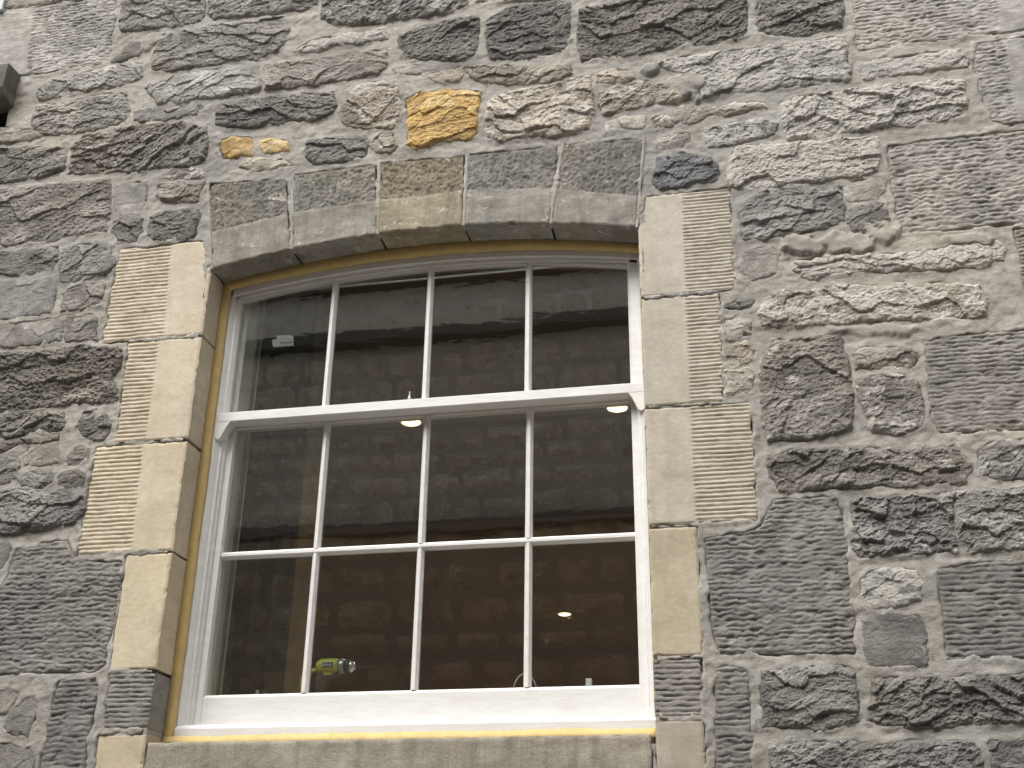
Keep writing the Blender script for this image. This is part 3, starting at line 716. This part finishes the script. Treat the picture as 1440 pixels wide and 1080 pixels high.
# ---- left edge: projecting block with a dark slot below it
def corbel():
    zt, zb = at(10, 107)[1], at(8, 149)[1]; xr = at(24, 125)[0]
    pr = [(.02, zt), (-.075, zt-.004), (-.08, zt-.012), (-.08, zb+.03), (-.055, zb), (.02, zb-.02)]
    m = MB().prism(pr, 'x', xr-.55, xr)
    m.build('corbel', M_VOUS, wall, bevel=.006).color = (.5, .49, .47, .02)
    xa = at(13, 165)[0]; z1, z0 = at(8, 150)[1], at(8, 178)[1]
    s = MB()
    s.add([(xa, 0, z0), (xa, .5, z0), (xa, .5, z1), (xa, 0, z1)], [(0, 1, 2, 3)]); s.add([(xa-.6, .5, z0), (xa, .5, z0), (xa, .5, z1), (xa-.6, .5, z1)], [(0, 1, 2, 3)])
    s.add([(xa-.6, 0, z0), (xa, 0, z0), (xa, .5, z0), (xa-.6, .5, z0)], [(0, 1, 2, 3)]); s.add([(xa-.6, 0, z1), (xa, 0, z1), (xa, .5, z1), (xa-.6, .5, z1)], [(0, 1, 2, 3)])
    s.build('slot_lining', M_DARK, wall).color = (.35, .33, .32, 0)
    (pa, pz) = at(6, 18); MB().box(pa-.5, pa, -.02, .02, pz, pz+.4).build('painted_block', plain('pale_blue_paint', (.50, .56, .58), .6), wall, bevel=.004)
corbel()

# ================================================================ SASH WINDOW
win = empty('sash_window', (-1.04, .13, ZC+.545))
tag(win, 'white painted twelve pane sash window with a curved head under the stone arch', 'window')
def bar_along(pts, prof):
    """sweep profile [(dz,y)] along points (x,z), offset vertically"""
    V = []; F = []; n = len(prof)
    for (x, z) in pts:
        for (dz, y) in prof: V.append((x, y, z+dz))
    for k in range(len(pts)-1):
        for i in range(n): F.append((k*n+i, k*n+(i+1) % n, (k+1)*n+(i+1) % n, (k+1)*n+i))
    F.append(tuple(range(n))); F.append(tuple(range((len(pts)-1)*n, len(pts)*n))[::-1]); return V, F
def arcz(x, spring, crown, xa, xb):
    c = (xa+xb)/2; return crown-(crown-spring)*((x-c)/((xb-xa)/2))**2
def arc_pts(spring, crown, xa, xb, n=24):
    return [(xa+(xb-xa)*i/n, ZC+arcz(xa+(xb-xa)*i/n, spring, crown, xa, xb)) for i in range(n+1)]
rr = random.Random(5)
def band(xa, xb, lo, hi, y0, y1, n=24):
    """curved member between two arcs (spring, crown) each"""
    a = arc_pts(lo[0], lo[1], xa, xb, n); b = arc_pts(hi[0], hi[1], xa, xb, n); V = []; F = []
    for (p, q) in zip(a, b): V += [(p[0], y0, p[1]), (q[0], y0, q[1]), (q[0], y1, q[1]), (p[0], y1, p[1])]
    for k in range(n):
        for i in range(4): F.append((k*4+i, k*4+(i+1) % 4, k*4+4+(i+1) % 4, k*4+4+i))
    F.append((0, 1, 2, 3)); F.append((n*4+3, n*4+2, n*4+1, n*4)); return V, F
XF0, XF1 = -1.745, -.309
# yellow mastic round the frame
def mastic():
    m = MB(); n = 90; V = []; F = []
    # left, right wobbly strips, arch and foot
    def strip(P, Q, y):
        V = []; F = []
        for (a, b) in zip(P, Q): V += [(a[0], y-.004, a[1]), (b[0], y+.006, b[1])]
        for k in range(len(P)-1): F.append((2*k, 2*k+1, 2*k+3, 2*k+2))
        m.add(V, F)
    zz = [ZC+.515+(2.075-.515)*i/n for i in range(n+1)]
    wob = lambda t, s, a=.0022: a*float(fbm(np.array(t*16.0), np.array(1.5), s, 3))
    strip([(X0-.003, z) for z in zz], [(XF0-.004+wob(z, 1), z) for z in zz], .110)
    strip([(X1+.003, z) for z in zz], [(X1-.005, z) for z in zz], .117)
    xs = [X0+(X1-X0)*i/n for i in range(n+1)]
    strip([(x, float(arch(x))+.004) for x in xs], [(x, ZC+arcz(x, 2.057, 2.124, X0, X1)+wob(x, 3)) for x in xs], .110)
    strip([(x, ZC+.508) for x in xs], [(x, ZC+.534+wob(x, 4, .003)) for x in xs], .098)
    o = m.build('mastic_bead', M_MASTIC, win, smooth=True)
    mod = o.modifiers.new('thick', 'SOLIDIFY'); mod.thickness = .006
mastic()
# box frame: stiles with stepped mouldings, curved head, cill
f = MB()
for s, xa in ((1, XF0), (-1, XF1)):
    prof = [(-.010, .118), (-.010, .25), (.05, .25), (.05, .163), (.030, .163), (.030, .150), (.024, .146), (.024, .136), (.016, .136), (.012, .128), (.004, .118)]
    f.prism([(xa+s*a, y) for a, y in prof], 'z', ZC+.56, ZC+2.07)
V, F = band(XF0-.010, XF1, (2.040, 2.104), (2.070, 2.134), .118, .172); f.add(V, F)
f.build('box_frame', M_WHITE, win, bevel=.0015)
c = MB().prism([(.108, ZC+.530), (.108, ZC+.560), (.113, ZC+.566), (.135, ZC+.5745), (.25, ZC+.5745), (.25, ZC+.530)], 'x', XF0-.002, XF1+.002)
c.build('cill', M_WHITE, win, bevel=.002)
YU, YL = .130, .166            # outer faces of upper and lower sash
BX = [-1.374, -1.030, -.6875]; BW = .0225
def vbar(x, z0, z1, y):
    """moulded glazing bar: narrow nosing, splayed putty sides"""
    h = BW/2
    return MB().prism([(x-h, y+.020), (x-h, y+.011), (x-.0045, y), (x+.0045, y), (x+h, y+.011), (x+h, y+.020)], 'z', z0, z1)
up = MB(); 
for s, xa, xb in ((1, XF0+.006, -1.7155), (-1, XF1-.006, -.3565)):
    up.prism([(xa, YU), (xa, YU+.036), (xb, YU+.036), (xb, YU+.012), (xb-s*.007, YU+.002), (xb-s*.008, YU)], 'z', ZC+1.56, ZC+2.045)
V, F = band(XF0+.006, XF1-.006, (2.030, 2.0905), (2.041, 2.105), YU, YU+.036); up.add(V, F)
usash = up.build('upper_sash', M_WHITE, win, bevel=.0012)
tag(usash, 'upper sash with four tall panes under the curved head')
V, F = band(-1.72, -.352, (2.025, 2.086), (2.032, 2.092), YU+.008, YU+.03); MB().add(V, F).build('putty_line', M_WHITE, usash)
# meeting rail with horns
mr_ = MB().box(XF0+.002, XF1-.002, YU-.0155, YU+.040, ZC+1.5575, ZC+1.590)
mr_.build('meeting_rail', M_WHITE, usash, bevel=.0018)
for s, xa in ((1, XF0+.002), (-1, XF1-.002)):
    h = MB().prism([(xa-s*.003, ZC+1.560), (xa-s*.003, ZC+1.520), (xa, ZC+1.502), (xa+s*.009, ZC+1.494), (xa+s*.020, ZC+1.497), (xa+s*.027, ZC+1.512), (xa+s*.040, ZC+1.541), (xa+s*.054, ZC+1.560)], 'y', YU-.0148, YU+.030)
    h.build('horn', M_WHITE, usash, bevel=.0015)
for x in BX:
    vbar(x, ZC+1.5895, ZC+arcz(x, 2.034, 2.094, XF0, XF1), YU+.004).build('glazing_bar', M_WHITE, usash)
lo = MB()
for s, xa, xb in ((1, XF0+.031, -1.6975), (-1, XF1-.030, -.3535)):
    lo.prism([(xa, YL), (xa, YL+.036), (xb, YL+.036), (xb, YL+.012), (xb-s*.007, YL+.002), (xb-s*.008, YL)], 'z', ZC+.579, ZC+1.60)
lo.prism([(YL, ZC+.579), (YL, ZC+.660), (YL+.004, ZC+.663), (YL+.012, ZC+.669), (YL+.036, ZC+.669), (YL+.036, ZC+.579)], 'x', XF0+.031, XF1-.030)
lo.box(XF0+.031, XF1-.028, YL+.005, YL+.040, ZC+1.552, ZC+1.60)
lsash = lo.build('lower_sash', M_WHITE, win, bevel=.0012)
tag(lsash, 'lower sash with eight panes and a deep bottom rail')
hb = MB().prism([(YL+.024, ZC+1.0995), (YL+.014, ZC+1.0995), (YL+.003, ZC+1.1075), (YL+.003, ZC+1.1155), (YL+.014, ZC+1.1235), (YL+.024, ZC+1.1235)], 'x', -1.699, -.352)
hb.build('glazing_bar', M_WHITE, lsash)
for x in BX:
    for za, zb in ((.6685, 1.1035), (1.1195, 1.553)):
        vbar(x, ZC+za, ZC+zb, YL+.003).build('glazing_bar', M_WHITE, lsash)
# panes (thin panels of glass, each slightly out of true)
def pane(parent, xa, xb, z0, z1, y, top=None):
    n = 8 if top else 1; V = []; a = rr.uniform(-.0014, .0014); b = rr.uniform(-.0014, .0014)
    for yy in (y, y+.004):
        for i in range(n+1):
            x = xa+(xb-xa)*i/n; zt = top(x) if top else z1
            for z in (z0, zt): V.append((x, yy+a*(x-xa)+b*(z-z0), z))
    m = 2*(n+1); F = []
    for k in range(n): F.append((2*k, 2*k+2, 2*k+3, 2*k+1)); F.append((m+2*k, m+2*k+1, m+2*k+3, m+2*k+2))
    for k in range(n): F.append((2*k+1, 2*k+3, m+2*k+3, m+2*k+1)); F.append((2*k, m+2*k, m+2*k+2, 2*k+2))
    F.append((0, 1, m+1, m)); F.append((2*n, m+2*n, m+2*n+1, 2*n+1))
    return MB().add(V, F).build('pane', M_GLASS, parent)
ux = [-1.7195]+BX+[-.3525]
for i in range(4):
    pane(usash, ux[i], ux[i+1], ZC+1.585, 0, YU+.019, top=lambda x: ZC+arcz(x, 2.034, 2.094, XF0, XF1)+.003)
lx = [-1.7015]+BX+[-.3495]
for i in range(4):
    pane(lsash, lx[i], lx[i+1], ZC+.665, ZC+1.1115, YL+.019); pane(lsash, lx[i], lx[i+1], ZC+1.1115, ZC+1.56, YL+.019)
# small nick and dark key hole on the middle bar
# inner linings seen through the glass
zh = at(540, 391, .25)[1]
MB().box(-1.775, -.30, .20, .25, zh, zh+.14).build('inner_head', M_INNER, win, bevel=.003)
for xa, xb in ((-1.78, -1.693), (-.352, -.27)):
    MB().box(xa, xb, .252, .292, ZC+.50, ZC+2.2).build('inner_lining', M_INNER, win, bevel=.003)
MB().box(-1.80, -.26, .252, .46, ZC+.545, ZC+.575).build('window_board', M_WHITE, win, bevel=.004)
MB().box(-1.690, -.352, .252, .30, ZC+2.20, ZC+2.26).build('inner_lining', M_INNER, win)
# sash cords
for x in (-1.672,):
    MB().tube([(x, .235, ZC+.58), (x+.002, .236, ZC+1.3), (x, .235, ZC+2.0)], .0022).build('sash_cord', plain('cord', (.3, .3, .28), .8), win)
# sash fastener standing on the meeting rail
fx, fz = at(576, 563, .16)
ft = MB().lathe((fx, .158, ZC+1.589), (0, 0, 1), [(0, .010), (.006, .010), (.008, .006), (.014, .0045), (.018, .0075), (.023, .0085), (.027, .006), (.030, .0035), (.040, .0035), (.045, .0042), (.049, .002)], 14)
ft.build('sash_fastener', M_METAL, win, smooth=True)
MB().box(fx+.01, fx+.036, .150, .166, ZC+1.589, ZC+1.597).build('fastener_catch', M_METAL, win, bevel=.001)
# paper label stuck inside the upper left pane
def paper():
    y = YU+.0265; pts = [(382, 478), (384, 488), (413, 486), (413, 474), (409, 471), (388, 472), (390, 476)]
    W_ = [at(u, v, y) for u, v in pts]
    m, nt, bs = new_mat('label_paper'); bs.inputs['Base Color'].default_value = (.30, .315, .30, 1)
    n = len(W_); V = [(x, y, z) for x, z in W_]+[(x, y+.0006, z) for x, z in W_]
    F = [tuple(range(n)), tuple(range(n, 2*n))[::-1]]+[(i, (i+1) % n, n+(i+1) % n, n+i) for i in range(n)]
    t = MB().add(V, F).build('glass_label', m, usash)
    ink = plain('label_ink', (.05, .05, .05), .8)
    k = MB(); a, b = at(394, 482.6, y), at(412, 481, y)
    r = random.Random(2); x = a[0]
    while x < b[0]-.003:
        w2 = r.uniform(.0025, .0045); hh = .0045; zc = a[1]+(b[1]-a[1])*(x-a[0])/(b[0]-a[0])
        k.box(x, x+w2, y-.0006, y-.0002, zc-hh/2, zc+hh/2); x += w2+.0012
    k.build('printed_line', ink, t)
paper()

# ================================================================ ROOM BEHIND
def room():
    wallm = plain('warm_room_plaster', (.34, .22, .13), .8, var=.1, vs=4)
    ceilm = plain('brown_ceiling', (.11, .088, .066), .75, var=.12, vs=3)
    zc = ZC+2.30; xa, xb, ya, yb, zf = -5.5, 4.0, .40, 7.2, ZC-.35
    tag(MB().box(xa, xb, ya, yb, zc, zc+.1).build('room_ceiling', ceilm), kind='structure')
    tag(MB().box(xa, xb, ya-.03, yb, zf-.1, zf).build('room_floor', plain('oak_floor', (.19, .15, .11), .6)), kind='structure')
    tag(MB().box(xa, xb, yb, yb+.1, zf, zc).build('room_back_wall', wallm), kind='structure')
    tag(MB().box(xa-.1, xa, ya, yb, zf, zc).build('room_side_wall', wallm), kind='structure')
    tag(MB().box(xb, xb+.1, ya, yb, zf, zc).build('room_side_wall', wallm), kind='structure')
    b = MB(); b.box(xa, -1.78, .362, .40, zf, zc+.1); b.box(-.27, xb, .362, .40, zf, zc+.1); b.box(-1.78, -.27, .362, .40, ZC+2.28, zc+.1); b.box(-1.78, -.27, .362, .40, zf, ZC+.53)
    tag(b.build('room_front_wall', wallm), kind='structure')
    # two broad beams across the ceiling
    tag(MB().box(xa, xb, 3.1, 3.35, zc-.12, zc-.001).build('ceiling_beam', ceilm), kind='structure')
    return zc
zc = room()
lampm = plain('lit_diffuser', (1, .95, .8), .5, emis=(1.0, .80, .42), es=2.6)
ringm = plain('white_ring', (.8, .78, .72), .4)
def downlight(u, v, label, power=30):
    # where the sight line meets the ceiling
    d = (u-720)/F_PX*AX-(v-540)/F_PX*AY+AF; k = (zc-ZC)/d[2]; x, y = d[0]*k, d[1]*k-D
    e = empty('ceiling_light', (x, y, zc)); tag(e, label, 'ceiling light', 'round ceiling lights')
    MB().lathe((x, y, zc-.001), (0, 0, -1), [(0, .062), (.004, .062), (.009, .056), (.009, .048)], 28).build('ring', ringm, e, smooth=False)
    MB().lathe((x, y, zc-.0095), (0, 0, -1), [(0, .047), (.003, .046), (.006, .040), (.007, .02)], 28).build('diffuser', lampm, e, smooth=True)
    l = bpy.data.lights.new('lamp_light', 'SPOT'); l.spot_size = math.radians(150); l.spot_blend = 1; l.energy = power; l.color = (1, .74, .48); l.shadow_soft_size = .004
    lo_ = bpy.data.objects.new('lamp_light', l); link(lo_, e); lo_.location = (0, 0, -.024)
downlight(578, 591, 'lit round ceiling light seen in the second pane of the middle row')
downlight(868, 571, 'lit round ceiling light at the right edge of the top of the lower sash')
downlight(794, 862, 'small far lit ceiling light seen through the bottom right pane', 190)
# curtain
def curtain():
    y = .50; xa = at(322, 800, y)[0]; xb = at(414, 800, y)[0]
    e = empty('curtain', (xa, y, zc-.02)); tag(e, 'dark grey curtain hanging in folds at the left of the room', 'curtain')
    def sheet(x0, x1, nm, mat, y, per, amp, sd_):
        n = 140; s = np.linspace(0, 1, n); X = x0+(x1-x0)*s
        ph = (X-x0)/per*2*math.pi+.9*np.sin(X*19+sd_); Y = y+amp*np.sin(ph)+.4*amp*np.sin(2*ph+1)
        zz = np.linspace(ZC-.3, zc-.02, 12); V = []
        for z in zz:
            k = 1+.12*math.sin(z*2)
            for x, yy in zip(X, Y): V.append((x+.004*math.sin(z*3+x*20), y+(yy-y)*k, z))
        idx = np.arange(n*12).reshape(12, n)
        F = np.stack([idx[:-1, :-1].ravel(), idx[:-1, 1:].ravel(), idx[1:, 1:].ravel(), idx[1:, :-1].ravel()], 1)
        mesh_np(nm, V, F, mat, e)
    sheet(xa-.12, xb, 'curtain_cloth', plain('dark_curtain', (.045, .045, .048), .95, var=.2, spec=.03), y, .085, .038, 0)
    sheet(xb-.005, at(434, 800, y)[0]+.02, 'curtain_lining', plain('tan_lining', (.17, .12, .07), .9, var=.1, spec=.05), y+.01, .12, .01, 2)
    MB().tube([(xa-.25, y, zc-.03), (xa+1.6, y, zc-.03)], .009, 10).build('curtain_rail', M_METAL, e)
curtain()
# ---- cordless drill on the window board
def drill():
    y = .30; zb = ZC+.575
    cx, cz = at(466, 937, y)
    e = empty('cordless_drill', (cx, y, zb)); tag(e, 'yellow green cordless drill standing on the window board in the bottom row of panes', 'drill')
    grn = plain('lime_plastic', (.36, .38, .035), .4, var=.06); blk = plain('black_rubber', (.018, .018, .018), .6); gry = plain('grey_metal_collar', (.32, .32, .34), .35, .7)
    ax = (1, -.05, -.03)
    MB().lathe((cx-.045, y, cz), ax, [(0, .017), (.006, .021), (.014, .024), (.05, .025), (.068, .023), (.072, .020)], 20).build('motor_housing', grn, e, smooth=True)
    MB().lathe((cx+.026, y, cz-.001), ax, [(0, .0225), (.010, .0235), (.016, .0225), (.020, .021)], 20).build('collar', gry, e, smooth=True)
    ch = MB().lathe((cx+.046, y, cz-.002), ax, [(0, .0205), (.012, .0215), (.018, .019)], 20).build('chuck', blk, e, smooth=True)
    MB().lathe((cx+.064, y, cz-.003), ax, [(0, .019), (.006, .018), (.012, .012), (.018, .005)], 20).build('chuck_nose', plain('bright_steel', (.72, .73, .74), .25, .9), ch, smooth=True)
    MB().lathe((cx+.082, y, cz-.004), ax, [(0, .004), (.020, .004), (.022, .002), (.050, .0016), (.053, .0004)], 10).build('drill_bit', blk, e, smooth=True)
    MB().prism([(cx-.030, cz-.018), (cx+.028, cz-.018), (cx+.022, cz-.034), (cx+.004, cz-.040), (cx-.008, cz-.045), (cx-.014, zb+.02), (cx-.044, zb+.02), (cx-.046, cz-.04)], 'y', y-.014, y+.014).build('handle', blk, e, bevel=.004)
    MB().prism([(cx-.022, cz-.016), (cx+.016, cz-.016), (cx+.008, cz-.031), (cx-.018, cz-.031)], 'y', y-.017, y+.017).build('lower_housing', grn, e, bevel=.003)
    MB().tube([(cx-.05, y, cz-.012), (cx-.085, y, cz-.016), (cx-.095, y, cz-.035), (cx-.078, y, zb+.025)], [.008, .007, .006, .006]).build('rear_grip', grn, e, smooth=True)
    MB().tube([(cx-.044, y-.016, zb+.018), (cx-.022, y-.016, zb+.038)], .0025).build('grip_stripe', grn, e)
    MB().box(cx-.09, cx+.0, y-.032, y+.032, zb, zb+.022).build('battery', blk, e, bevel=.005)
    pl = MB().box(cx-.022, cx+.014, y-.0272, y-.0245, cz-.0085, cz+.0085).build('name_plate', plain('blue_black_plate', (.03, .04, .07), .4), e, bevel=.001)
    k = MB(); x = cx-.019
    for w_, hh in ((.005, .004), (.004, .0055), (.005, .003), (.004, .005)):
        k.box(x, x+w_*.7, y-.0282, y-.0274, cz-hh, cz+hh*.6); x += w_+.003
    k.build('plate_print', plain('pale_print', (.6, .65, .72), .5), pl)
drill()
def small_things():
    y = .30; zb = ZC+.575
    x = at(743, 968, y)[0]; z = at(755, 946, y)[1]
    e = MB().tube([(x-.01+.040*math.cos(a), y+.01*math.sin(a*2), (z+zb)/2-.012+(z-zb+.02)/2*math.sin(a)) for a in [i*math.pi*2/22 for i in range(23)]], .0022)
    o = e.build('cable_loop', plain('grey_cable', (.45, .45, .43), .5), smooth=True); tag(o, 'thin grey loop of cable standing behind the last glazing bar at the bottom', 'cable')
    x, z = at(828, 958, .27); o = MB().box(x-.009, x+.009, .265, .283, zb+.0005, z+.008).build('small_block', plain('white_plastic', (.8, .82, .84), .4), bevel=.002)
    tag(o, 'tiny white plastic block on the window board in the bottom right pane', 'block')
    x, z = at(361, 972, .27); m = MB().lathe((x, .274, zb), (0, 0, 1), [(0, .011), (.012, .011), (.016, .006), (max(.02, z-zb+.004), .005)], 12)
    o = m.build('metal_screw_cap', M_METAL, smooth=True); tag(o, 'small shiny metal knob on the window board in front of the dark curtain', 'knob')
small_things()

# ================================================================ BUILDING ACROSS THE LANE (seen mirrored in the glass)
def opposite():
    Y = -6.0; tot = D+.15*2-Y      # optical path by way of the glass
    def zz(u, v): return ZC+(at(u, v, 0)[1]-ZC)/D*tot
    ze = zz(600, 404); zt = zz(600, 383); s1 = zz(608, 466); s0 = zz(608, 481); low = zz(605, 727)
    b = empty('stone_building', (0, Y, 0)); tag(b, 'dark stone building across the lane mirrored in the window glass', 'building')
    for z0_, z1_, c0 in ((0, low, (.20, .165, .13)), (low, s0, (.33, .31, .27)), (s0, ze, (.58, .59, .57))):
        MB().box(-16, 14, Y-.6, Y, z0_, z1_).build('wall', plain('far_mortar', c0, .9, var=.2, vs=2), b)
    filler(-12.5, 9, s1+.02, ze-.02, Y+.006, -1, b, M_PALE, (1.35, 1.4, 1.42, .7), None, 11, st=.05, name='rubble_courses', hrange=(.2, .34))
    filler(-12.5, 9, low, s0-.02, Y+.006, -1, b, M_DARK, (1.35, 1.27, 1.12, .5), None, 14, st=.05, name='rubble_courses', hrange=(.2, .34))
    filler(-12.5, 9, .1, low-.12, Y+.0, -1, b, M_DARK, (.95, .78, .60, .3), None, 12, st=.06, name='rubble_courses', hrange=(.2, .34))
    MB().box(-16, 14, Y, Y+.16, s0, s1).build('string_course', plain('dark_string_course', (.07, .07, .07), .8, var=.2), b, bevel=.01)
    MB().box(-16, 14, Y, Y+.06, low-.12, low-.02).build('string_course', plain('brown_band', (.12, .10, .09), .8, var=.2), b, bevel=.01)
    MB().prism([(Y-.1, ze), (Y+.30, ze), (Y+.34, ze+.04), (Y+.34, zt-.03), (Y+.30, zt), (Y-.1, zt)], 'x', -16, 14).build('gutter', plain('black_gutter', (.015, .015, .017), .5), b)
    MB().prism([(Y-.1, zt), (Y+.2, zt-.01), (Y-.9, zt+.25), (Y-.9, zt)], 'x', -16, 14).build('roof', plain('slate', (.08, .085, .09), .6, var=.2), b)
opposite()
